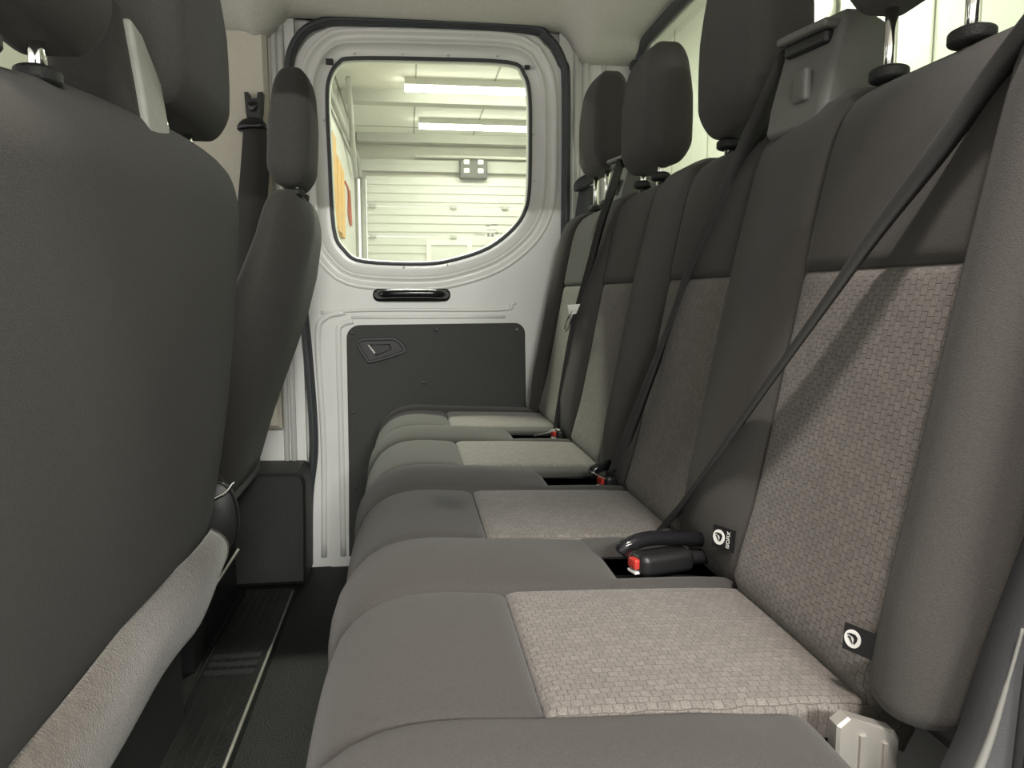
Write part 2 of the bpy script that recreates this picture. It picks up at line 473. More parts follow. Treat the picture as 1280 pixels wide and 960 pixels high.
# front far door window
g = MB(); g.box((-1.72, 2.172, 0.80), (-0.62, 2.178, 1.44)); tag(g.build('window_3', 'glass', None, False), 'glass of the far front door', kind='structure')
g = MB()
g.tube([(-0.66, 2.15, 0.80), (-0.665, 2.15, 1.42)], 0.016, 8)
g.build('window_seal', 'rubber', wall_far)

# lower pillar cover, dark
g = MB()
g.prism([(-0.50, 0.012), (-0.276, 0.012), (-0.272, 0.15), (-0.270, 0.285), (-0.276, 0.300), (-0.290, 0.308), (-0.50, 0.312)], 1, 2.152, 1.985, 0.012)
lc = tag(g.build('trim_3', 'blackmat', None, False), 'dark plastic cover at the foot of the far pillar', kind='structure')

# ---- near pillar beside the open doorway
g = MB()
g.prism(catmull([(0.352, -0.02), (0.352, 0.50), (0.372, 0.70), (0.43, 1.0), (0.50, 1.3), (0.54, 1.56), (0.68, 1.56), (0.68, -0.02)], 5, True), 1, 0.245, 0.385, 0.012)
wn = tag(g.build('wall_near', 'shield'), 'grey plastic pillar trim beside the open doorway', kind='structure')
g = MB(); g.tube(catmull([(0.362, 0.388, 0.02), (0.362, 0.388, 0.48), (0.384, 0.388, 0.72), (0.44, 0.388, 1.0), (0.51, 0.388, 1.3)], 8), 0.006, 8); g.build('trim_ridge', 'shield', wn)

# ---- rear bulkhead with its long window
X_R = 0.64
wr = MB()
wr.box((X_R, 0.24, -0.05), (X_R + 0.04, 2.20, 0.90))
wr.box((X_R, 0.24, 1.432), (X_R + 0.04, 2.20, 1.62))
wr.box((X_R, 0.24, 0.90), (X_R + 0.04, 0.31, 1.432))
wr.box((X_R, 2.115, 0.90), (X_R + 0.04, 2.20, 1.432))
wall_rear = tag(wr.build('wall_rear', 'paint', None, False), 'white painted bulkhead behind the rear bench', kind='structure')
def rloop(y0, y1, z0, z1, r, n=7):
    out = []
    for cy, cz, a0 in ((y1 - r, z1 - r, 0), (y0 + r, z1 - r, 90), (y0 + r, z0 + r, 180), (y1 - r, z0 + r, 270)):
        for i in range(n + 1):
            a = math.radians(a0 + 90 * i / n); out.append((cy + r * math.cos(a), cz + r * math.sin(a)))
    return out
wl = rloop(0.31, 2.115, 0.90, 1.432, 0.07)
g = MB(); g.prism(wl, 0, X_R + 0.016, X_R + 0.021); win2 = tag(g.build('window_2', 'glass2', None, False), 'long rear window behind the headrests', kind='structure')
g = MB(); g.tube([(X_R - 0.004, a, b) for a, b in wl], 0.017, 8, True); g.build('window_seal', 'rubber', win2)
g = MB(); g.rbox((0.612, 2.075, 1.372), (0.014, 0.016, 0.010), 0.004); g.build('coat_hook', 'black', wall_far)

# ---- far sliding door
door = thing('door_1', 'white sliding door with black lower panel', 'door', (0.07, Y_FAR, 0.0), kind='structure')
outer = [(-0.283, 0.012), (0.418, 0.012), (0.428, 0.70), (0.428, 1.30), (0.415, 1.385), (0.375, 1.44), (0.30, 1.465), (-0.12, 1.463), (-0.21, 1.45), (-0.262, 1.41), (-0.288, 1.34), (-0.292, 1.10), (-0.270, 0.66), (-0.256, 0.40), (-0.275, 0.21)]
def lin(pts, n):
    out = []
    for i in range(len(pts)):
        a = np.array(pts[i]); b = np.array(pts[(i + 1) % len(pts)])
        for q in range(n): out.append(a + (b - a) * q / n)
    return out
wpix = [(443, 75), (540, 76), (635, 80), (653, 93), (660, 118), (661, 170), (660, 232), (655, 262), (640, 285), (610, 308), (570, 322), (530, 328), (455, 325), (432, 312), (419, 285), (414, 200), (411, 125), (414, 97), (425, 80)]
wloop = [(p[0], p[2]) for p in (atY(a, b, Y_FAR + 0.012) for a, b in wpix)]
wloop = [tuple(p) for p in catmull(wloop, 4, True)]
wc = np.array(wloop).mean(0)
def grow(loop, d):
    L = np.array(loop); out = []
    n = len(L)
    for i in range(n):
        t = L[(i + 1) % n] - L[i - 1]; t /= np.linalg.norm(t)
        nn = np.array([t[1], -t[0]])
        if nn @ (L[i] - wc) < 0: nn = -nn
        out.append(L[i] + nn * d)
    return np.array(out)
# door skin: outer outline with the window cut out
def skin():
    bm = bmesh.new()
    o = [np.array(p) for p in catmull(outer, 3, True)]
    o[0:1] = o[0:1]
    inner = grow(wloop, 0.078)
    ov = [bm.verts.new((p[0], Y_FAR, p[1])) for p in o]; iv = [bm.verts.new((p[0], Y_FAR, p[1])) for p in inner]
    ed = []
    for L in (ov, iv):
        for i in range(len(L)): ed.append(bm.edges.new((L[i], L[(i + 1) % len(L)])))
    bmesh.ops.triangle_fill(bm, edges=ed, use_beauty=True, use_dissolve=False)
    ex = bmesh.ops.extrude_face_region(bm, geom=bm.faces[:])
    for v in [q for q in ex['geom'] if isinstance(q, bmesh.types.BMVert)]: v.co.y += 0.03
    bmesh.ops.recalc_face_normals(bm, faces=bm.faces)
    me = bpy.data.meshes.new('door_skin'); bm.to_mesh(me); bm.free(); me.materials.append(M['paint'])
    ob = bpy.data.objects.new('door_skin', me); COL.objects.link(ob); ob.parent = door; ob.matrix_parent_inverse = Matrix.Translation(-door.location)
    return ob
skin()
def band(name, steps, material, loop, parent=door):
    """steps: (offset outwards, y)"""
    V = []; Fc = []; n = len(loop)
    for d, y in steps:
        for p in grow(loop, d): V.append((p[0], y, p[1]))
    for k in range(len(steps) - 1):
        for i in range(n):
            j = (i + 1) % n; Fc.append((k * n + i, k * n + j, (k + 1) * n + j, (k + 1) * n + i))
    return make(name, V, Fc, material, parent)
band('window_frame', [(0.080, Y_FAR + .002), (0.078, Y_FAR - .004), (0.070, Y_FAR - .006), (0.066, Y_FAR - .001), (0.058, Y_FAR + .004), (0.050, Y_FAR + .005), (0.046, Y_FAR - .002), (0.042, Y_FAR - .003), (0.038, Y_FAR + .003), (0.034, Y_FAR + .010), (0.012, Y_FAR + .012), (0.0, Y_FAR + .013), (-0.004, Y_FAR + .03)], 'paint', wloop)
g = MB(); g.tube([(p[0], Y_FAR + 0.010, p[1]) for p in grow(wloop, 0.004)], 0.0052, 8, True); g.build('window_seal', 'rubber', door)
g = MB(); g.prism(grow(wloop, 0.004), 1, Y_FAR + 0.018, Y_FAR + 0.022); pane = tag(g.build('window_pane', 'glass', door, False), 'clear slightly hazy glass')
# etched marks in the corner of the pane
for (a, b, c, d) in ((607, 281, 612, 283), (614, 280, 622, 282), (608, 287, 622, 288), (609, 291, 612, 296), (614, 292, 617, 296), (619, 290, 623, 293), (593, 293, 606, 294)):
    p = atY(a, b, Y_FAR + .016); q = atY(c, d, Y_FAR + .016)
    g = MB(); g.box((p[0], Y_FAR + .0165, q[2]), (q[0], Y_FAR + .0178, p[2])); g.build('etched_mark', 'mark', pane, False)
# stops and bolts
for a, b, s in ((412, 77, 1.0), (659, 84, 0.75)):
    p = atY(a, b, Y_FAR)
    g = MB(); g.rbox((p[0], Y_FAR + .002, p[2]), (0.0095 * s, 0.006, 0.007 * s), 0.002, 2, 1); g.build('stop_block', 'black', door)
for a, b in ((443, 67), (503, 67), (560, 69), (622, 70), (667, 168), (668, 226), (505, 334), (560, 331), (704, 392), (405, 150)):
    p = atY(a, b, Y_FAR + .01)
    g = MB(); g.rbox((p[0], Y_FAR + .008, p[2]), (0.003, 0.004, 0.003), 0.0028, 2, 1); g.build('rivet', 'paint', door)
# grab handle
h0 = atY(466, 368, Y_FAR); h1 = atY(563, 368, Y_FAR)
hx0, hx1, hz = h0[0], h1[0], 0.763
gh = MB(); gh.rbox(((hx0 + hx1) / 2, Y_FAR - .001, hz), ((hx1 - hx0) / 2, 0.008, 0.018), (0.017, 0.006, 0.017)); ghp = gh.build('grab_handle', 'black', door)
g = MB(); g.tube(catmull([(hx0 + .014, Y_FAR - .006, hz), (hx0 + .030, Y_FAR - .034, hz + .002), (hx0 + .06, Y_FAR - .042, hz + .004), (hx1 - .06, Y_FAR - .042, hz + .004), (hx1 - .030, Y_FAR - .034, hz + .002), (hx1 - .014, Y_FAR - .006, hz)], 6), 0.0115, 12); g.build('grip_bar', 'blackgloss', ghp)
# pressed ridges in the paint below the handle
for pts, r in (([(-0.235, .715), (-0.10, .722), (0.25, .722), (0.285, .735), (0.298, .742)], 0.006), ([(-0.155, .702), (0.27, .702)], 0.005)):
    g = MB(); g.tube(catmull([(a, Y_FAR + .001, b) for a, b in pts], 4), r, 8); g.build('pressed_ridge', 'paint', door)
g = MB(); g.tube(catmull([(-0.245, Y_FAR + .002, .03), (-0.238, Y_FAR + .002, .35), (-0.246, Y_FAR + .002, .64), (-0.225, Y_FAR + .002, .700), (-0.17, Y_FAR + .002, .716)], 6), 0.009, 8); g.build('pressed_ridge', 'paint', door)
g = MB(); g.tube(catmull([(-0.192, Y_FAR + .004, .03), (-0.190, Y_FAR + .004, .35), (-0.190, Y_FAR + .004, .64), (-0.182, Y_FAR + .004, .680), (-0.15, Y_FAR + .004, .692)], 6), 0.010, 8); g.build('pressed_ridge', 'paint', door)
# lower black card
cl = []
for cx, cz, a0, r in ((0.295, 0.655, 0, .03), (-0.132, 0.645, 90, .036)):
    for i in range(8):
        a = math.radians(a0 + 90 * i / 7); cl.append((cx + r * math.cos(a), cz + r * math.sin(a)))
cl += [(-0.170, 0.30), (-0.176, 0.03), (0.30, 0.03), (0.335, 0.40), (0.328, 0.46)]
g = MB(); g.prism(cl, 1, Y_FAR + .002, Y_FAR - .008, 0.003); card = g.build('door_card', 'card', door, False)
tag(card, 'dark textured lower door panel')
for a, b in ((440, 416), (546, 412), (646, 412), (441, 515), (648, 507), (445, 610), (530, 478)):
    p = atY(a, b, Y_FAR - .01)
    g = MB(); g.rbox((p[0], Y_FAR - .010, p[2]), (0.005, 0.003, 0.005), 0.0028, 3, 1); g.build('screw', 'rubber' if a != 646 else 'greyplast', card)
# inner latch: recessed bezel with a lever
lpix = [(448, 427), (478, 424), (495, 425), (506, 437), (499, 442), (465, 452), (458, 448)]
lp = [(p[0], p[2]) for p in (atY(a, b, Y_FAR - .01) for a, b in lpix)]
lp = [tuple(q) for q in catmull(lp, 4, True)]
lc_ = np.array(lp).mean(0)
g = MB(); g.tube([(a, Y_FAR - .010, b) for a, b in lp], 0.0048, 8, True); latch = g.build('latch_bezel', 'shield', card)
g = MB(); g.prism([lc_ + (np.array(q) - lc_) * 0.95 for q in lp], 1, Y_FAR - .006, Y_FAR - .0095); g.build('latch_recess', 'blackgloss', latch, False)
pa = [atY(a, b, Y_FAR - .018) for a, b in ((462, 431), (487, 430), (489, 437), (470, 445))]
g = MB(); g.prism([(p[0], p[2]) for p in pa], 1, Y_FAR - .010, Y_FAR - .020, 0.003); g.build('latch_lever', 'black', latch, False)
pa = [atY(a, b, Y_FAR - .021) for a, b in ((459.5, 431), (461.5, 431), (469.5, 441), (467.5, 442))]
g = MB(); g.prism([(p[0], p[2]) for p in pa], 1, Y_FAR - .019, Y_FAR - .0215); g.build('lever_edge', 'steel', latch, False)
# door seal, a rubber tube round the opening
seal_pts = [(-0.288, 0.03), (-0.280, 0.21), (-0.263, 0.36), (-0.272, 0.61), (-0.292, 0.90), (-0.300, 1.25), (-0.297, 1.36), (-0.272, 1.425), (-0.222, 1.462), (-0.13, 1.474), (0.31, 1.476), (0.385, 1.452), (0.425, 1.395), (0.437, 1.31), (0.437, 0.85), (0.434, 0.5), (0.430, 0.03)]
g = MB(); g.tube(catmull([(a, 2.142, b) for a, b in seal_pts], 6), 0.0125, 10); ds = tag(g.build('trim_4', 'rubber'), 'dark rubber seal round the sliding door opening', kind='structure')
g = MB(); g.tube(catmull([(a, 2.130, b) for a, b in seal_pts], 6), 0.0055, 8); g.build('seal_lip', 'rubber', ds)

# ================================================================== REAR BENCH
bench = thing('rear_bench', 'four-place rear bench in dark cloth with grey woven panels', 'bench seat', (0.20, 1.25, 0.0))
CY = [0.633 + 0.413 * i for i in range(4)]
HW = 0.121
CP = Profile([(0.385, 0.435), (0.345, 0.452), (0.22, 0.458), (0.095, 0.462), (0.02, 0.466), (-0.030, 0.458), (-0.066, 0.430), (-0.081, 0.385), (-0.077, 0.33), (-0.055, 0.27), (-0.02, 0.235)], flip=-1)
s_ins = CP.find_x(0.095, 0, 0.4)
def SC(s, y):
    p, n = CP.at(s); return np.array([p[0], y, p[1]]), np.array([n[0], 0, n[1]])
assert SC(0.2, 1.0)[1][2] > 0
for c in CY:
    pillow('seat_insert', SC, 0.0, s_ins, c - HW, c + HW, 'insert', bench, 0.014, 0.007, 0.004, lambda s, y: -0.006 * smooth(s / s_ins) * (1 - smooth((s - s_ins + .02) / .02)) * 0)
    pillow('seat_front_panel', SC, s_ins, CP.L, c - HW, c + HW, 'cloth_stained' if c == CY[1] else 'cloth', bench, 0.018, 0.010, 0.006, nm=(20, 8))
# bolsters between the places; they sink towards the buckle pockets at the rear
def bol(y0, y1):
    def ex(s, y):
        x = CP.at(s)[0][0]
        a = (y - y0) / (y1 - y0)
        front = smooth((s - 0.16) / 0.12)
        h = 0.011 * math.sin(math.pi * max(0, min(1, a))) ** 0.8 * front
        return h
    return ex
gaps = [(CY[i] + HW, CY[i + 1] - HW) for i in range(3)]
for (y0, y1) in gaps:
    pillow('cushion_bolster', SC, 0.165, CP.L, y0, y1, 'cloth', bench, 0.020, 0.010, 0.0, bol(y0, y1), nm=(26, 8))
    # narrow rims either side of the pocket
    pillow('pocket_rim', SC, 0.0, 0.185, y0, y0 + 0.030, 'cloth', bench, 0.012, 0.008, 0.002, None, nm=(8, 3))
    pillow('pocket_rim', SC, 0.0, 0.185, y1 - 0.064, y1, 'cloth', bench, 0.012, 0.008, 0.002, None, nm=(8, 3))
    g = MB()
    ym0, ym1 = y0 + 0.026, y1 - 0.060
    g.box((0.18, ym0, 0.395), (0.385, ym1, 0.405))
    g.box((0.18, ym0, 0.395), (0.385, ym0 + .004, 0.452)); g.box((0.18, ym1 - .004, 0.395), (0.385, ym1, 0.452))
    g.prism([(0.175, 0.452), (0.205, 0.395), (0.215, 0.395), (0.190, 0.455)], 1, ym0, ym1)
    g.build('buckle_pocket', 'black', bench, False)
# end bolsters
near0 = CY[0] - HW
pillow('cushion_bolster', SC, 0.100, CP.L, 0.405, near0, 'cloth', bench, 0.022, 0.012, 0.004, lambda s, y: 0.012 * smooth((s - .1) / .1) * math.sin(math.pi * min(1, max(0, (y - .405) / .107))), nm=(28, 8))
pillow('cushion_bolster', SC, 0.0, CP.L, CY[3] + HW, 2.085, 'cloth', bench, 0.022, 0.012, 0.006, None, nm=(26, 6))
# end cheeks and foam body
for yy, y2 in ((0.402, 0.43), (2.062, 2.088)):
    poly = [tuple(CP.at(s)[0] + np.array([0.004 if CP.at(s)[0][0] < 0 else 0, -0.014])) for s in np.linspace(0.110, CP.L, 26)] + [(0.275, 0.235)]
    g = MB(); g.prism(poly, 1, yy, y2); g.build('cushion_cheek', 'cloth', bench, False)
poly = [tuple(CP.at(s)[0] + CP.at(s)[1] * -0.03) for s in np.linspace(0.02, CP.L, 24)] + [(0.34, 0.235), (0.36, 0.38)]
g = MB()
g.prism([p if p[0] < 0.17 else (p[0], min(p[1], 0.39)) for p in poly], 1, 0.515, 2.08); g.build('cushion_body', 'cloth2', bench, False)
# frame: rails and legs under the cushion
for xx in (-0.02, 0.30):
    g = MB(); g.box((xx, 0.44, 0.19), (xx + .04, 2.06, 0.235)); g.build('frame_rail', 'black', bench, False)
for yy in (0.50, 1.04, 1.46, 2.0):
    for xx in (0.02, 0.30):
        g = MB(); g.prism([(xx, 0.0), (xx + .05, 0.0), (xx + .04, 0.20), (xx + .005, 0.20)], 1, yy, yy + .03); g.build('leg', 'black', bench, False)

# ---- backrest
BP = Profile([(0.372, 0.425), (0.338, 0.452), (0.343, 0.50), (0.366, 0.62), (0.392, 0.76), (0.413, 0.87), (0.428, 0.930), (0.450, 0.962), (0.485, 0.975), (0.530, 0.965), (0.556, 0.92), (0.562, 0.80)])
def SB(t, y):
    p, n = BP.at(t); return np.array([p[0], y, p[1]]), np.array([n[0], 0, n[1]])
if SB(0.3, 1.0)[1][0] > 0: BP.flip = -BP.flip
t_ins = BP.find_z(0.786, 0, 0.45); t_b0 = 0.02
for c in CY:
    pillow('backrest_insert', SB, t_b0, t_ins, c - HW, c + HW, 'insert_back', bench, 0.014, 0.006, 0.0, lambda t, y: -0.006 * smooth((t - .05) / .1), nm=(14, 8))
    pillow('backrest_upper_panel', SB, t_ins, BP.L, c - HW, c + HW, 'cloth', bench, 0.014, 0.008, 0.0, lambda t, y: -0.004, nm=(20, 8))
for (y0, y1) in gaps:
    ex = lambda t, y, y0=y0, y1=y1: 0.017 * math.sin(math.pi * max(0, min(1, (y - y0) / (y1 - y0)))) ** 0.9 * (0.35 + 0.65 * smooth((0.50 - t) / 0.16)) * smooth((t - 0.02) / 0.12)
    pillow('backrest_bolster', SB, t_b0 - .01, BP.L, y0, y1, 'cloth', bench, 0.024, 0.012, 0.0, ex, nm=(26, 10))
# end bolsters wrap round the side of the backrest
def wrapper(ys, sgn):
    plan = Profile([(0.0, ys), (-0.016, ys - sgn * .022), (-0.022, ys - sgn * .042), (-0.014, ys - sgn * .062), (0.012, ys - sgn * .076), (0.06, ys - sgn * .080), (0.14, ys - sgn * .080)])
    def S(t, w_):
        p, n = BP.at(t)
        q, qn = plan.at(w_)
        amp = (0.85 + 0.15 * smooth((0.50 - t) / 0.2)) * (0.7 + 0.3 * smooth((t - .05) / 0.1))
        dx = q[0] * amp if q[0] < 0 else q[0]
        # past the corner the side face runs straight back
        base = np.array([p[0], p[1]])
        if q[0] > 0:
            base = np.array([min(p[0], 0.555), p[1]])
            dx = min(dx, max(0.0, 0.555 - base[0]))
        s2 = -1 if (qn[0] > 0 and q[0] <= 0) else 1
        nn = np.array([qn[0] * s2, qn[1] * s2, 0.0])
        if q[0] <= 0 and nn[0] > 0: nn = -nn
        if q[0] > 0: nn = np.array([0, -sgn, 0.0])
        return np.array([base[0] + dx, q[1], base[1]]), nn
    return S, plan.L
S1, L1 = wrapper(CY[0] - HW, 1)
pillow('backrest_bolster', S1, 0.062, BP.find_z(0.972, 0, 0.65), 0.0, L1, 'cloth', bench, 0.016, 0.010, 0.0, None, nm=(26, 22), edges=(1, 0, 1, 0), skirt=0.01)
S4, L4 = wrapper(CY[3] + HW, -1)
pillow('backrest_bolster', S4, t_b0, BP.find_z(0.972, 0, 0.65), 0.0, L4, 'cloth', bench, 0.016, 0.010, 0.0, None, nm=(26, 22), edges=(1, 0, 1, 0), skirt=0.01)
# shell at the back
poly = [tuple(BP.at(t)[0] + BP.at(t)[1] * -0.025) for t in np.linspace(0.03, BP.L - .03, 30)] + [(0.50, 0.42), (0.40, 0.42)]
g = MB(); g.prism(poly, 1, 0.425, 2.075); g.build('backrest_shell', 'cloth2', bench, False)
# near side shield with its light edging
g = MB()
sp = catmull([(0.362, 0.565), (0.349, 0.520), (0.338, 0.480), (0.318, 0.440), (0.30, 0.41), (0.30, 0.30), (0.56, 0.30), (0.575, 0.62), (0.54, 0.72), (0.44, 0.74), (0.395, 0.66)], 5, True)
g.prism(sp, 1, 0.418, 0.392, 0.006); ss = g.build('side_shield', 'shield', bench)
g = MB(); g.tube(catmull([(0.357, 0.391, 0.565), (0.347, 0.389, 0.530), (0.336, 0.387, 0.495), (0.322, 0.386, 0.462), (0.303, 0.386, 0.430), (0.296, 0.386, 0.39)], 8), [0.0012] * 8 + list(np.linspace(0.0016, 0.0055, 33)), 8); tag(g.build('shield_edging', 'edging', ss), 'pale edging of the side shield')
g = MB()
g.prism([(0.292, 0.20), (0.292, 0.462), (0.300, 0.468), (0.336, 0.455), (0.340, 0.448), (0.336, 0.20)], 1, 0.482, 0.470, 0.002)
br = g.build('hinge_bracket', 'steel', bench, False)
g = MB(); g.box((0.308, 0.4675, 0.22), (0.313, 0.471, 0.455)); g.box((0.326, 0.4675, 0.22), (0.329, 0.471, 0.448)); g.build('bracket_rib', 'steel', br, False)
# far hinge cover
p0 = [atY(a, b, 2.06) for a, b in ((683, 440), (697, 455), (700, 512), (690, 515), (674, 500), (670, 480))]
g = MB(); g.prism([tuple(q) for q in catmull([(p[0], p[2]) for p in p0], 4, True)], 1, 2.10, 2.055, 0.006); hc = g.build('hinge_cover', 'black', bench)
pq = atY(684, 489, 2.05)
g = MB(); g.tube([(pq[0], 2.056, pq[2]), (pq[0], 2.050, pq[2])], 0.006, 10); g.build('hinge_bolt', 'rubber', hc)

# child seat tags sewn in at the foot of the backrest
def text_mesh(txt, size):
    c = bpy.data.curves.new('t', 'FONT'); c.body = txt; c.size = size; c.align_x = 'CENTER'; c.align_y = 'CENTER'; c.extrude = 0.0002
    o = bpy.data.objects.new('t', c); COL.objects.link(o)
    dg = bpy.context.evaluated_depsgraph_get(); dg.update()
    me = bpy.data.meshes.new_from_object(o.evaluated_get(dg)); v = [np.array(q.co) for q in me.vertices]; f = [tuple(p.vertices) for p in me.polygons]
    bpy.data.objects.remove(o); bpy.data.curves.remove(c); bpy.data.meshes.remove(me)
    return v, f
def child_tag(c, ey, ez, with_text=True, k_=1.0):
    """c: centre, ey: along the seat away from us (picture left), ez: up"""
    c = np.array(c, float); ey = np.array(ey, float); ey /= np.linalg.norm(ey); ez = np.array(ez, float)
    ez = ez - ey * (ez @ ey); ez /= np.linalg.norm(ez); n = np.cross(ey, ez)
    if n[0] > 0: n = -n
    def P(a, b, d): return c + ey * a * k_ + ez * b * k_ + n * d
    def slab(mb, pts, d0, d1):
        k = len(pts); v = [P(a, b, d0) for a, b in pts] + [P(a, b, d1) for a, b in pts]
        mb.add(v, [tuple(range(k)), tuple(range(k, 2 * k))] + [(i, (i + 1) % k, k + (i + 1) % k, k + i) for i in range(k)])
    g = MB(); slab(g, [(-.018, -.014), (.018, -.014), (.018, .014), (-.018, .014)], 0, 0.0012); t = tag(g.build('child_seat_tag', 'black', bench, False), 'small black cloth tag with white child seat sign')
    g = MB(); slab(g, [(0.007 + .0095 * math.cos(q * math.pi / 14), .0095 * math.sin(q * math.pi / 14)) for q in range(28)], 0.001, 0.0018); g.build('tag_disc', 'white', t, False)
    g = MB()
    slab(g, [(.0135, .004), (.010, .0055), (.004, .0055), (.001, .003), (.0015, -.001), (.004, -.005), (.0055, -.0035), (.0045, 0), (.006, .0025)], 0.0017, 0.0023)
    slab(g, [(.0125, .0015), (.0095, .0020), (.0070, -.002), (.0062, -.005), (.0075, -.004), (.0100, -.0005)], 0.0017, 0.0023)
    g.build('seat_sign', 'black', t, False)
    if with_text:
        v, f = text_mesh('ISOFIX', 0.0072)
        g = MB(); g.add([P(-0.0085 + q[1], q[0], 0.0016 + q[2]) for q in v], f); g.build('tag_lettering', 'white', t, False)
    return t
pp, nn = SB(0.075, 0.80)
off = 0.0
c1 = atX(905, 673, 0.332)
child_tag((c1[0], c1[1], c1[2]), (-0.45, 1, 0), (0.1, 0, 1), True, 0.85)
c2 = atY(1081, 801, 0.512)
child_tag(c2 + np.array([-.004, 0, 0]), (-0.45, 1, 0), (0.1, 0, 1), False, 0.72)

# ---- headrests
def headrest(parent, cx, cy, z0, h, wy, tx, sgn, post_dy=0.055, post_z=0.95, matl='cloth', collar_z=None, lean=0.0, crown=0.7):
    def fn(p):
        a = (p[2] - z0) / h
        # narrower at the top, bulged face
        k = 1 - 0.13 * smooth((a - 0.45) / 0.55) - 0.05 * smooth((0.25 - a) / 0.25)
        y = cy + (p[1] - cy) * k
        t = (p[0] - cx) * (1 - 0.22 * smooth((a - 0.5) / 0.5) - 0.12 * smooth((0.22 - a) / 0.22)) 
        x = cx + t + lean * (a - 0.5) + sgn * 0.008 * (((p[1] - cy) / wy) ** 2)
        return (x, y, p[2])
    g = MB(); g.rbox((cx, cy, z0 + h / 2), (tx, wy, h / 2), (min(tx * .93, .030), 0.030, 0.042), 6, 5, fn)
    o = g.build('headrest', matl, parent)
    for s in (-1, 1):
        q = MB(); q.tube([(cx, cy + s * post_dy, post_z - .02), (cx, cy + s * post_dy, z0 + .03)], 0.0062, 12); q.build('headrest_post', 'chrome', o)
        q = MB(); cz = collar_z if collar_z else post_z
        q.rbox((cx, cy + s * post_dy, cz), (0.017, 0.020, 0.009), (0.016, 0.019, 0.006)); q.build('post_collar', 'blackmat', o)
    return o
headrest(bench, 0.468, 0.668, 1.036, 0.235, 0.108, 0.044, 1, 0.056, 0.960, collar_z=0.974)
headrest(bench, 0.465, 1.042, 0.988, 0.240, 0.106, 0.044, 1, post_z=0.968, collar_z=0.978)
headrest(bench, 0.464, 1.455, 0.998, 0.215, 0.104, 0.044, 1, post_z=0.968, collar_z=0.978)
headrest(bench, 0.470, 1.868, 1.055, 0.222, 0.104, 0.044, 1, post_z=0.968, collar_z=0.978)

# ---- belt housings on top of the backrest
def belt_housing(cx, cy, z0, parent, sc_=1.0, matl='greyplast'):
    def fn(p):
        a = max(0, (p[2] - z0) / 0.115)
        u = (p[0] - cx) / 0.042
        x = p[0] + a * (0.015 * (1 - u) - 0.005 * (1 + u)) + 0.02 * (p[1] - cy) / .06 * -0.6
        z = p[2] - 0.020 * max(0, (p[0] - cx) / 0.06) * a
        return (x, p[1], z)
    g = MB(); g.rbox((cx, cy, z0 + 0.042), (0.042, 0.046, 0.062), 0.009, 4, 4, fn); o = g.build('belt_housing', matl, parent)
    # slot where the webbing comes out, with a hooded lip
    g = MB(); g.rbox((cx - .022, cy, z0 + 0.078), (0.008, 0.034, 0.008), 0.005, 3, 2, lambda p: (p[0] + 0.02 * (p[1] - cy) / .06 * -0.6, p[1], p[2])); g.build('belt_slot', 'black', o)
    g = MB(); g.rbox((cx - .024, cy, z0 + 0.090), (0.012, 0.040, 0.005), 0.004, 3, 2, lambda p: (p[0] + 0.02 * (p[1] - cy) / .06 * -0.6, p[1], p[2])); g.build('slot_hood', matl, o)
    g = MB(); g.rbox((cx - .035, cy - .01, z0 + 0.030), (0.005, 0.014, 0.018), 0.004, 3, 2); g.build('housing_rib', matl, o)
    return o
belt_housing(0.470, 0.842, 0.960, bench)
belt_housing(0.485, 1.672, 0.965, bench)

# ================================================================== SEAT BELTS
def at_dist(A, px, py, d, far=True):
    """point on the pixel's ray at distance d from A (a strap edge opposite A)"""
    r = ray(px, py); r = r / np.linalg.norm(r); o = CAM - A
    b = o @ r; c = o @ o - d * d; D = b * b - c
    if D < 0: return CAM + r * (-b)
    return CAM + r * (-b + (math.sqrt(D) if far else -math.sqrt(D)))
def ribbon(name, A, B, material, parent, th=0.0013, n=8):
    A = catmull(A, n); B = catmull(B, n); V = []; Fc = []
    L = len(A)
    for i in range(L):
        t = A[min(i + 1, L - 1)] - A[max(i - 1, 0)]; nn = np.cross(t, B[i] - A[i]); nn /= max(1e-9, np.linalg.norm(nn))
        for p, s in ((A[i], 1), (B[i], 1), (B[i], -1), (A[i], -1)): V.append(p + nn * s * th / 2)
    for i in range(L - 1):
        for q in range(4):
            Fc.append((i * 4 + q, i * 4 + (q + 1) % 4, (i + 1) * 4 + (q + 1) % 4, (i + 1) * 4 + q))
    Fc.append((0, 1, 2, 3)); Fc.append(tuple((L - 1) * 4 + q for q in range(4)))
    return make(name, V, Fc, material, parent, True)
BW = 0.046
# belt of the near place: from the near pillar across to its buckle
b1 = thing('seat_belt', 'dark seat belt slanting across the bench place with the white child seat tags', 'seat belt', (0.33, 0.84, 0.44), 'rear bench seat belts')
A = []; B = []
for (pa, x, pb) in (((1300, -8), 0.400, (1336, 30)), ((1225, 92), 0.392, (1260, 100)), ((1148, 202), 0.372, (1176, 206)), ((1080, 297), 0.357, (1100, 299)), ((1012, 398), 0.345, (1025, 399)), ((928, 517), 0.333, (938, 518)), ((860, 615), 0.322, (871, 617)), ((815, 672), 0.316, (850, 660))):
    a = atX(*pa, x); A.append(a); B.append(at_dist(a, *pb, BW))
A.append(np.array([0.305, 0.90, 0.44])); B.append(np.array([0.330, 0.862, 0.44]))
ribbon('webbing', A, B, 'web', b1)
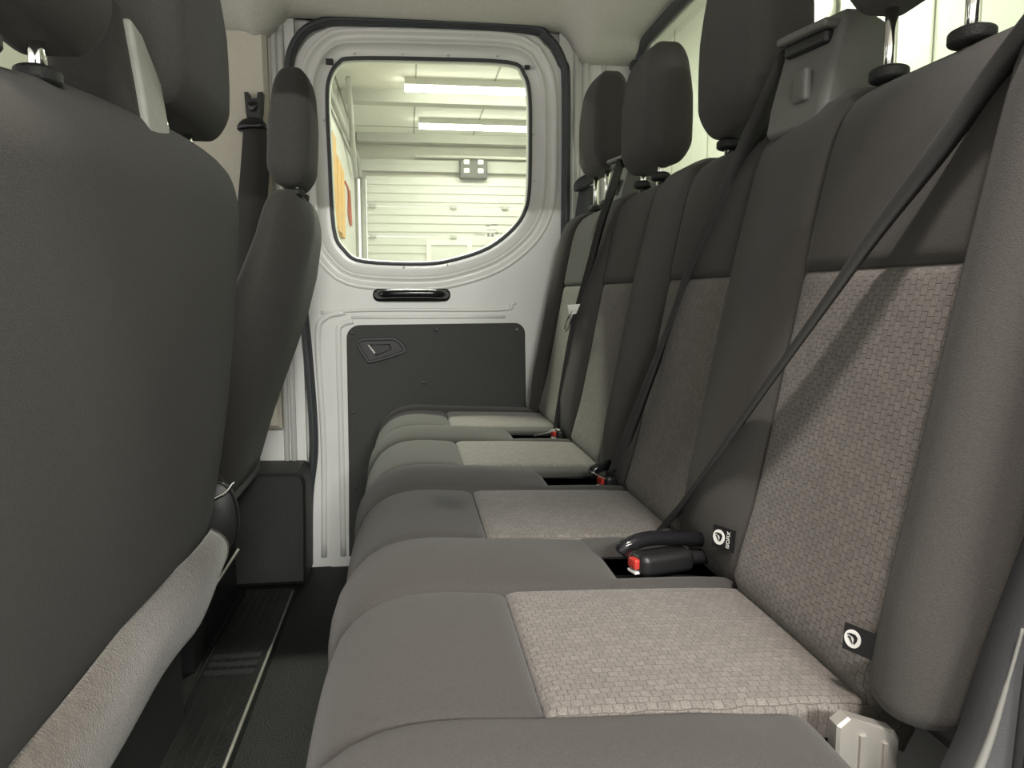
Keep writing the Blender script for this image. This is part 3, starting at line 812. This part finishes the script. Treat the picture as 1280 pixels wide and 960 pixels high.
# belt of the second place, from the housing in the backrest
b2 = thing('seat_belt', 'seat belt coming down from the grey housing between two headrests', 'seat belt', (0.33, 1.24, 0.44), 'rear bench seat belts')
A = []; B = []
for (pa, x, pb) in (((976, 62), 0.437, (1008, 56)), ((956, 108), 0.425, (984, 112)), ((925, 175), 0.415, (950, 182)), ((898, 240), 0.400, (914, 246)), ((858, 335), 0.385, (869, 339)), ((836, 398), 0.375, (844, 402)), ((808, 470), 0.347, (818, 474)), ((778, 545), 0.325, (790, 550)), ((760, 590), 0.316, (775, 590))):
    a = atX(*pa, x); A.append(a); B.append(at_dist(a, *pb, BW))
ribbon('webbing', A, B, 'web', b2)
# belt of the third place with its metal tongue
b3 = thing('seat_belt', 'seat belt with bright metal tongue hanging on the far backrest', 'seat belt', (0.35, 1.66, 0.44), 'rear bench seat belts')
A = []; B = []
for (pa, x, pb) in (((771, 199), 0.447, (781, 199)), ((764, 225), 0.412, (774, 226)), ((748, 275), 0.388, (757, 277)), ((732, 335), 0.372, (741, 337)), ((716, 395), 0.356, (726, 397)), ((707, 440), 0.344, (718, 442)), ((697, 500), 0.328, (707, 502)), ((690, 548), 0.318, (702, 548))):
    a = atX(*pa, x); A.append(a); B.append(at_dist(a, *pb, BW))
ribbon('webbing', A, B, 'web', b3)
tg = [atX(a, b, 0.352) for a, b in ((711, 381), (727, 380), (722, 392), (713, 394))]
g = MB(); g.add([p + np.array([-.003, 0, 0]) for p in tg] + [p + np.array([.001, 0, 0]) for p in tg], [(0, 1, 2, 3), (4, 5, 6, 7), (0, 1, 5, 4), (1, 2, 6, 5), (2, 3, 7, 6), (3, 0, 4, 7)]); tg_ = g.build('tongue', 'chrome', b3, False)
g = MB(); g.tube(catmull([atX(a, b, 0.350) for a, b in ((715, 390), (709, 400), (706, 413), (710, 411), (714, 398))], 5), 0.0022, 8); g.build('tongue_blade', 'chrome', tg_)
# belt of the fourth place on the far pillar
b4 = thing('seat_belt', 'black seat belt hanging from guide on white rear pillar', 'seat belt', (0.47, 2.12, 0.44), 'rear bench seat belts')
ctr = atY(736, 224, 2.10)
g = MB(); g.rbox(ctr, (0.040, 0.018, 0.018), (0.018, 0.012, 0.012), 4, 2, lambda p: (p[0], p[1], p[2] + (p[0] - ctr[0]) * 0.55)); g.build('belt_guide', 'rubber', b4)
A = [atY(a, b, y) for a, b, y in ((724, 232, 2.105), (716, 290, 2.11), (704, 360, 2.115), (692, 430, 2.12), (685, 500, 2.12))]
B = [p + np.array([0.05, -0.006, 0.0]) for p in A]
ribbon('webbing', A, B, 'rubber', b4)

# front pillar belt
b5 = thing('front_seat_belt', 'black seat belt hanging from height adjuster on beige pillar trim', 'seat belt', (-0.38, 2.10, 0.35))
c5 = atY(317, 138, 2.115)
def q5(a, b, y=2.105): p = atY(a, b, y); return (p[0], p[2])
g = MB(); g.prism([q5(306, 116), (q5(311, 116)), q5(312, 124), q5(323, 124), q5(324, 116), q5(329, 116), q5(328, 140), q5(325, 156), q5(310, 156), q5(308, 140)], 1, 2.126, 2.092, 0.004); ad = g.build('height_adjuster', 'black', b5, False)
g = MB(); g.prism(catmull([q5(312, 130), q5(323, 130), q5(321, 140), q5(314, 140)], 4, True), 1, 2.093, 2.086, 0.002); g.build('adjuster_button', 'blackgloss', ad)
g = MB(); g.prism(catmull([q5(308, 150), q5(326, 150), q5(334, 158), q5(334, 164), q5(318, 163), q5(300, 165), q5(299, 158)], 4, True), 1, 2.110, 2.080, 0.006); g.build('belt_guide', 'blackgloss', b5)
A = [atY(a, b, y) for a, b, y in ((304, 161, 2.084), (301, 205, 2.09), (296, 262, 2.095), (288, 330, 2.095), (280, 420, 2.10), (272, 520, 2.10))]
B = [atY(a, b, y) for a, b, y in ((333, 161, 2.084), (337, 205, 2.09), (333, 262, 2.095), (325, 330, 2.095), (317, 420, 2.10), (309, 520, 2.10))]
ribbon('webbing', A, B, 'web', b5)

# ---- buckles
def buckle(name, label, c, length, rot, tilt, arm=True, silver=False, group='rear bench buckles'):
    r = thing(name, label, 'buckle', tuple(c), group)
    c = np.array(c, float)
    ca, sa = math.cos(rot), math.sin(rot)
    def fn(p):
        d = p - c; x, y, z = d
        x2 = x * math.cos(tilt) + z * math.sin(tilt); z2 = -x * math.sin(tilt) + z * math.cos(tilt)
        return c + np.array([x2 * ca - y * sa, x2 * sa + y * ca, z2])
    g = MB(); g.rbox(c + np.array([length / 2, 0, 0]), (length / 2, 0.017, 0.013), (0.010, 0.010, 0.008), 4, 3, fn); h = g.build('buckle_housing', 'black', r)
    g = MB(); g.rbox(c + np.array([-0.0015, 0, 0.002]), (0.004, 0.0085, 0.0060), 0.0025, 3, 2, fn); g.build('release_button', 'red', h)
    g = MB(); g.box((c[0] - .005, c[1] - .008, c[2] - .0085), (c[0] + .004, c[1] + .008, c[2] - .0060)); g.v = [fn(p) for p in g.v]; g.build('button_edge', 'white', h, False)
    if silver:
        a_, b_ = [np.array(q) for q in silver]
        sd3 = np.array([0.0, 0.006, 0.0]); up3 = np.array([0, 0, 0.0022])
        g = MB(); g.add([a_ - sd3, b_ - sd3, b_ + sd3, a_ + sd3, a_ - sd3 + up3, b_ - sd3 + up3, b_ + sd3 + up3, a_ + sd3 + up3], [(0, 3, 2, 1), (4, 5, 6, 7), (0, 1, 5, 4), (1, 2, 6, 5), (2, 3, 7, 6), (3, 0, 4, 7)]); g.build('tongue', 'chrome', r, False)
    g = MB(); g.tube(catmull([fn(c + np.array([length - .01, 0, 0])), fn(c + np.array([length + .03, 0, -.004])), fn(c + np.array([length + .07, 0, -.02]))], 4), 0.009, 8); g.build('stalk', 'black', r)
    if arm:
        g = MB()
        g.tube(catmull([fn(c + np.array([-.016, 0.006, 0.013])), fn(c + np.array([-.008, 0.004, 0.022])), fn(c + np.array([0.02, 0.002, 0.027])), fn(c + np.array([0.06, 0.0, 0.023])), fn(c + np.array([0.10, 0, 0.016]))], 6), [0.006] + [0.0085] * 23 + [0.006], 10)
        g.build('release_arm', 'blackgloss', r)
    return r
k1 = atZ(794, 712, 0.456); buckle('seat_belt_buckle', 'black buckle with red button and curved arm, nearest the child seat tag', k1 + np.array([0, 0, 0.006]), 0.07, 0.25, 0.0, True)
k2 = atZ(752, 602, 0.452); buckle('seat_belt_buckle', 'black buckle with red button and silver tongue in open cushion pocket', k2, 0.07, 0.25, 0.0, True, (atZ(738, 590, 0.474), atZ(756, 598, 0.464)))
k3 = atZ(693, 543, 0.455); buckle('seat_belt_buckle', 'buckle with silver tongue only, in the pocket closest to the white door', k3, 0.06, 0.25, 0.0, False, (atZ(667, 545, 0.458), atZ(693, 538, 0.472)))
p = atZ(745, 712, 0.448)
g = MB(); g.rbox(p, (0.0045, 0.0045, 0.003), 0.0028, 3, 1); g.build('pocket_rivet', 'white', bench)

# ================================================================== FRONT SEATS
dual = thing('front_double_seat', 'wide front double passenger seat seen from behind, dark cloth back', 'car seat', (-0.45, 0.92, 0.0))
def lean(z): return -0.330 + 0.066 * max(0, min(1.2, (z - 0.34) / 0.57))
def fn_d(p):
    x, y, z = p
    a = (z - 0.33) / 0.66
    # shoulders fall away towards both ends
    x2 = x + lean(z) + 0.010 * math.sin(math.pi * max(0, min(1, a))) * (1 if x > -0.06 else 0)
    e = (y - 0.92) / 0.47
    x2 -= 0.012 * max(0, abs(e) - 0.72) / 0.28
    z2 = z + (0.014 * math.cos((y - 1.15) * 6.0) - 0.03 * smooth((0.78 - y) / 0.3)) * smooth((a - 0.70) / 0.25)
    # far lower corner tucks in
    y2 = y - 0.03 * smooth((0.4 - a) / 0.4) * smooth((e - 0.2) / 0.8)
    return (x2, y2, z2)
g = MB(); g.rbox((-0.065, 0.915, 0.645), (0.065, 0.475, 0.310), (0.036, 0.10, 0.085), 8, 12, fn_d)
bk = g.build('backrest', 'seat_back', dual)
# felt skirt that closes the gap under the backrest
V = []; Fc = []
ys = np.linspace(0.45, 1.27, 40); prof = [(-0.325, 0.385), (-0.308, 0.365), (-0.300, 0.340), (-0.301, 0.312), (-0.306, 0.288), (-0.322, 0.270)]
pc = catmull(prof, 4)
for y in ys:
    e = smooth((y - 1.10) / 0.17)
    for q in pc:
        V.append((q[0] - 0.004 * math.sin(y * 14), y, q[1] + 0.05 * e * (0.40 - q[1]) / 0.12 + 0.006 * math.sin(y * 9)))
n = len(pc)
Fc = [(i * n + j, (i + 1) * n + j, (i + 1) * n + j + 1, i * n + j + 1) for i in range(len(ys) - 1) for j in range(n - 1)]
sk = make('seat_skirt', V, Fc, 'felt', dual); sd = sk.modifiers.new('thick', 'SOLIDIFY'); sd.thickness = 0.006
tag(sk, 'brown felt skirt under the backrest')
g = MB(); g.rbox((-0.63, 0.92, 0.36), (0.27, 0.46, 0.075), 0.05, 4, 4); g.build('cushion', 'cloth2', dual)
g = MB(); g.box((-0.86, 0.50, 0.0), (-0.40, 1.34, 0.29)); g.build('seat_base', 'black', dual, False)
headrest(dual, -0.292, 0.640, 0.962, 0.24, 0.118, 0.050, -1, 0.048, 0.935, 'seat_back')
headrest(dual, -0.302, 1.105, 0.985, 0.26, 0.140, 0.052, -1, 0.055, 0.945, 'seat_back')
# belt housing of the middle place
def fn_h(p):
    a = (p[2] - 0.95) / 0.12
    return (p[0] - 0.012 * max(0, a) * (1 if p[0] > -0.32 else 0.1), p[1] - 0.012 * a, p[2] - 0.02 * max(0, (p[1] - 0.92) / .05) * a)
g = MB(); g.rbox((-0.322, 0.930, 1.000), (0.042, 0.055, 0.068), 0.014, 5, 3, fn_h); bh = g.build('belt_housing', 'seat_back', dual)
g = MB(); g.rbox((-0.278, 0.942, 0.990), (0.006, 0.048, 0.058), 0.005, 3, 3, lambda p: (p[0] - 0.012 * max(0, (p[2] - 0.95) / .12), p[1] - 0.012 * (p[2] - .95) / .12, p[2] - 0.03 * max(0, (p[1] - 0.92) / .05))); tag(g.build('housing_plate', 'lightplast', bh), 'light grey plastic plate')

drv = thing('front_driver_seat', 'single front driver seat seen from behind beside the far pillar', 'car seat', (-0.40, 1.76, 0.0))
def drvlean(z): return -0.360 + 0.165 * smooth((z - 0.30) / 0.62) ** 0.9
def fn_v(p):
    x, y, z = p
    a = (z - 0.32) / 0.62
    th = 1.0 - 0.50 * smooth((a - 0.55) / 0.45)
    e = (y - 1.755) / 0.23
    x2 = (x + 0.0) * th + drvlean(z) - 0.030 * max(0, abs(e) - 0.5) / 0.5
    return (x2, y, z)
g = MB(); g.rbox((-0.065, 1.755, 0.645), (0.065, 0.235, 0.325), (0.050, 0.09, 0.09), 7, 6, fn_v); dbk = g.build('backrest', 'seat_back', drv)
headrest(drv, -0.221, 1.665, 0.976, 0.228, 0.095, 0.041, -1, 0.040, 0.962, 'seat_back', lean=0.014, collar_z=0.966)
g = MB(); g.rbox((-0.62, 1.755, 0.37), (0.25, 0.235, 0.075), 0.05, 4, 4); g.build('cushion', 'cloth2', drv)
g = MB(); g.box((-0.84, 1.56, 0.0), (-0.44, 1.95, 0.30)); db = g.build('seat_base', 'black', drv, False)
g = MB(); g.prism(catmull([(-0.46, 0.27), (-0.36, 0.26), (-0.335, 0.33), (-0.36, 0.40), (-0.44, 0.39)], 5, True), 1, 1.535, 1.515, 0.004); rc = g.build('recliner_cover', 'black', drv)
for a, b in ((-0.385, .345), (-0.40, .295), (-0.40, .272)):
    g = MB(); g.rbox((a, 1.512, b), (0.005, 0.004, 0.005), 0.0035, 3, 1); g.build('bolt', 'greyplast', rc)
g = MB(); g.tube(catmull([(-0.375, 1.508, .372), (-0.352, 1.506, .385), (-0.336, 1.506, .405)], 6), 0.003, 8); g.build('recliner_lever', 'chrome', rc)
for z_ in (0.0, 0.03):
    g = MB(); g.tube([(-0.44, 1.50, 0.14 - z_), (-0.345, 1.56, 0.30 - z_ * 1.5)], 0.0028, 8); g.build('slide_rod', 'steel', drv)

# ================================================================== THE GARAGE OUTSIDE
GY = 8.5; GZ0 = -0.62; GX0 = -7.0
g = MB(); g.box((GX0, -6, GZ0 - .1), (6, GY + .2, GZ0)); tag(g.build('floor_garage', 'gfloor', None, False), 'grey concrete floor of the garage', kind='structure')
g = MB(); g.box((GX0, -6, GAR_Z + .0), (6, GY + .2, GAR_Z + .12)); gc = tag(g.build('ceiling_garage', 'gceil', None, False), 'cream panelled ceiling of the garage', kind='structure')
for x in np.arange(-2.4, 2.5, 0.62):
    q = MB(); q.box((x, 2.4, GAR_Z - .004), (x + .012, GY, GAR_Z + .001)); q.build('panel_joint', 'joint', gc, False)
for y in (5.55, 6.85, 8.05):
    q = MB(); q.box((-2.4, y, GAR_Z - .004), (2.5, y + .012, GAR_Z + .001)); q.build('panel_joint', 'joint', gc, False)
g = MB(); g.box((GX0, GY + .05, 2.02), (3.0, GY + .2, GAR_Z)); g.box((GX0, GY + .05, GZ0), (-0.52, GY + .2, 2.02)); wgb = tag(g.build('wall_garage_back', 'ghead', None, False), 'grey header wall over the garage door', kind='structure')
q = MB(); q.box((-0.52, GY - .02, 2.08), (3.0, GY + .06, 2.20)); q.build('header_rail', 'gbeam', wgb, False)
q = MB(); q.tube([(0.1, GY - .03, 2.24), (3.0, GY - .03, 2.24)], 0.016, 10); q.build('spring_shaft', 'gceil', wgb)
# beams under the ceiling
for y, z0, z1 in ((6.62, 2.345, 2.45), (8.36, 2.36, 2.45)):
    q = MB(); q.box((-0.50, y, z0), (3.0, y + .14, z1))
    tag(q.build('ceiling_beam', 'gbeam', None, False), 'grey beam under the garage ceiling ' + ('between the two strip lights' if y < 7 else 'against the header wall'), 'beam', 'garage ceiling beams')
# sectional door
sd_ = thing('sectional_garage_door', 'white sectional garage door seen through the side window', 'garage door', (1.2, GY, GZ0))
zs = [2.03]
while zs[-1] > GZ0 + 0.1: zs.append(max(GZ0, zs[-1] - 0.316))
for i in range(len(zs) - 1):
    q = MB()
    q.box((-0.42, GY, zs[i + 1] + .006), (3.0, GY + .04, zs[i] - .004))
    for k in range(3):
        zz = zs[i + 1] + .05 + k * (zs[i] - zs[i + 1] - .05) / 3
        q.box((-0.42, GY - .012, zz), (3.0, GY, zz + .035))
    s_ = q.build('door_section', 'gwall', sd_, False)
    for xx in (-0.36, 0.50, 1.06):
        h_ = MB(); h_.rbox((xx, GY - .02, zs[i + 1] + .003), (0.035, 0.012, 0.022), 0.005, 2, 1); h_.build('hinge', 'gbeam', s_)
pw0 = atY(533, 300, GY - .03); pw1 = atY(590, 345, GY - .03)
q = MB()
fx0, fx1, fz0, fz1 = pw0[0], pw1[0], pw1[2], pw0[2]
q.box((fx0, GY - .03, fz1 - .05), (fx1, GY, fz1)); q.box((fx0, GY - .03, fz0), (fx1, GY, fz0 + .05)); q.box((fx0, GY - .03, fz0 + .05), (fx0 + .05, GY, fz1 - .05)); q.box((fx1 - .05, GY - .03, fz0 + .05), (fx1, GY, fz1 - .05))
wfm = q.build('window_frame', 'gceil', sd_, False)
q = MB(); q.box((fx0 + .05, GY - .016, fz0 + .05), (fx1 - .05, GY - .012, fz1 - .05)); q.build('window_pane', 'gwall', wfm, False)
# door track
tr = thing('garage_door_track', 'pale vertical and sloping metal track left of the garage door', 'door track', (-0.46, GY, GZ0))
q = MB(); q.tube([(-0.455, GY - .04, GZ0), (-0.455, GY - .04, 2.06)], 0.03, 8); q.build('upright', 'lightplast', tr)
q = MB(); q.tube(catmull([(-0.48, GY - .06, 2.0), (-0.49, GY - .30, 2.16), (-0.50, 7.4, 2.15), (-0.51, 5.0, 2.13)], 8), 0.022, 8); q.build('sloping_rail', 'lightplast', tr)
q = MB(); q.tube([(-0.42, 6.1, 2.38), (-0.50, 8.0, 1.95)], 0.022, 8); q.build('brace', 'gbeam', tr)
# partition on the left with boards and a hose
g = MB(); g.box((-0.62, 4.4, GZ0), (-0.545, GY, GAR_Z)); tag(g.build('wall_garage_left', 'gwall', None, False), 'white partition wall left of the garage door', kind='structure')
for i, (y0, y1, zt) in enumerate(((5.42, 5.72, 1.98), (5.75, 6.05, 1.93), (6.10, 6.42, 1.82), (6.45, 6.75, 1.80))):
    q = MB(); q.box((-0.545, y0, 1.30 - i * .02), (-0.515, y1, zt)); b_ = q.build('timber_board', 'wood', None, False)
    tag(b_, 'orange timber board on white partition, ' + ('fourth from the red hose', 'third from the red hose', 'second from the red hose', 'next to the red hose')[i], 'board', 'timber boards on the partition')
q = MB(); q.tube(catmull([(-0.53, 7.0, 1.75), (-0.52, 7.25, 1.70), (-0.53, 7.35, 1.5), (-0.52, 7.5, 1.42), (-0.53, 7.6, 1.60), (-0.53, 7.5, 1.74)], 6), 0.010, 8); tag(q.build('red_hose', 'hose'), 'red hose hanging beside the orange boards', 'hose')
# outer wall behind the cab
GXR = 1.56
g = MB(); g.box((GXR, 0.0, GZ0), (GXR + .1, 5.6, GAR_Z)); wgr = tag(g.build('wall_garage_right', 'gwall2', None, False), 'pale panelled wall behind the rear window', kind='structure')
for y in (0.8, 1.5, 2.2, 2.75, 3.4, 3.95, 4.5, 5.1):
    q = MB(); q.box((GXR - .004, y, GZ0), (GXR + .001, y + .010, GAR_Z)); q.build('panel_joint', 'joint', wgr, False)
wlp = thing('wall_lamp', 'round bright wall lamp seen through the rear window', 'lamp', (GXR, 2.85, 1.80))
q = MB(); q.rbox((GXR - .02, 2.85, 1.80), (0.02, 0.12, 0.09), (0.018, 0.088, 0.088), 6, 1); q.build('lamp_base', 'lightplast', wlp)
q = MB(); q.rbox((GXR - .06, 2.85, 1.80), (0.035, 0.105, 0.075), (0.034, 0.074, 0.074), 6, 1); q.build('lamp_glass', 'bulb', wlp)
# strip light fixtures
for i, (sx_, sy_, sl_) in enumerate(STRIPS):
    lab = ('glowing strip light seen through the side window, before the ceiling beam', 'glowing strip light seen through the side window, between beam and garage door')[i]
    r_ = thing('strip_light', lab, 'lamp', (sx_, sy_, GAR_Z), 'garage strip lights')
    q = MB(); q.box((sx_ - sl_ / 2, sy_ - .05, GAR_Z - .05), (sx_ + sl_ / 2, sy_ + .05, GAR_Z)); q.build('lamp_body', 'gwall', r_, False)
    q = MB(); q.tube([(sx_ - sl_ / 2, sy_, GAR_Z - .065), (sx_ + sl_ / 2, sy_, GAR_Z - .065)], 0.030, 10); q.build('lamp_tube', 'tube', r_)
# small alarm box with four bright dots on the header
bx = atY(592, 208, GY - .10)
al = thing('alarm_box', 'small grey box with four white lamps on the garage header', 'box', (bx[0], GY, bx[2]))
q = MB(); q.rbox((bx[0], GY - .06, bx[2] - .03), (0.15, 0.04, 0.10), 0.02, 3, 1); q.build('box_body', 'greyplast', al)
for a in (-1, 1):
    for b in (-1, 1):
        q = MB(); q.rbox((bx[0] + a * .075, GY - .10, bx[2] + b * .045), (0.032, 0.012, 0.026), 0.01, 3, 1); q.build('lamp_lens', 'white', al)
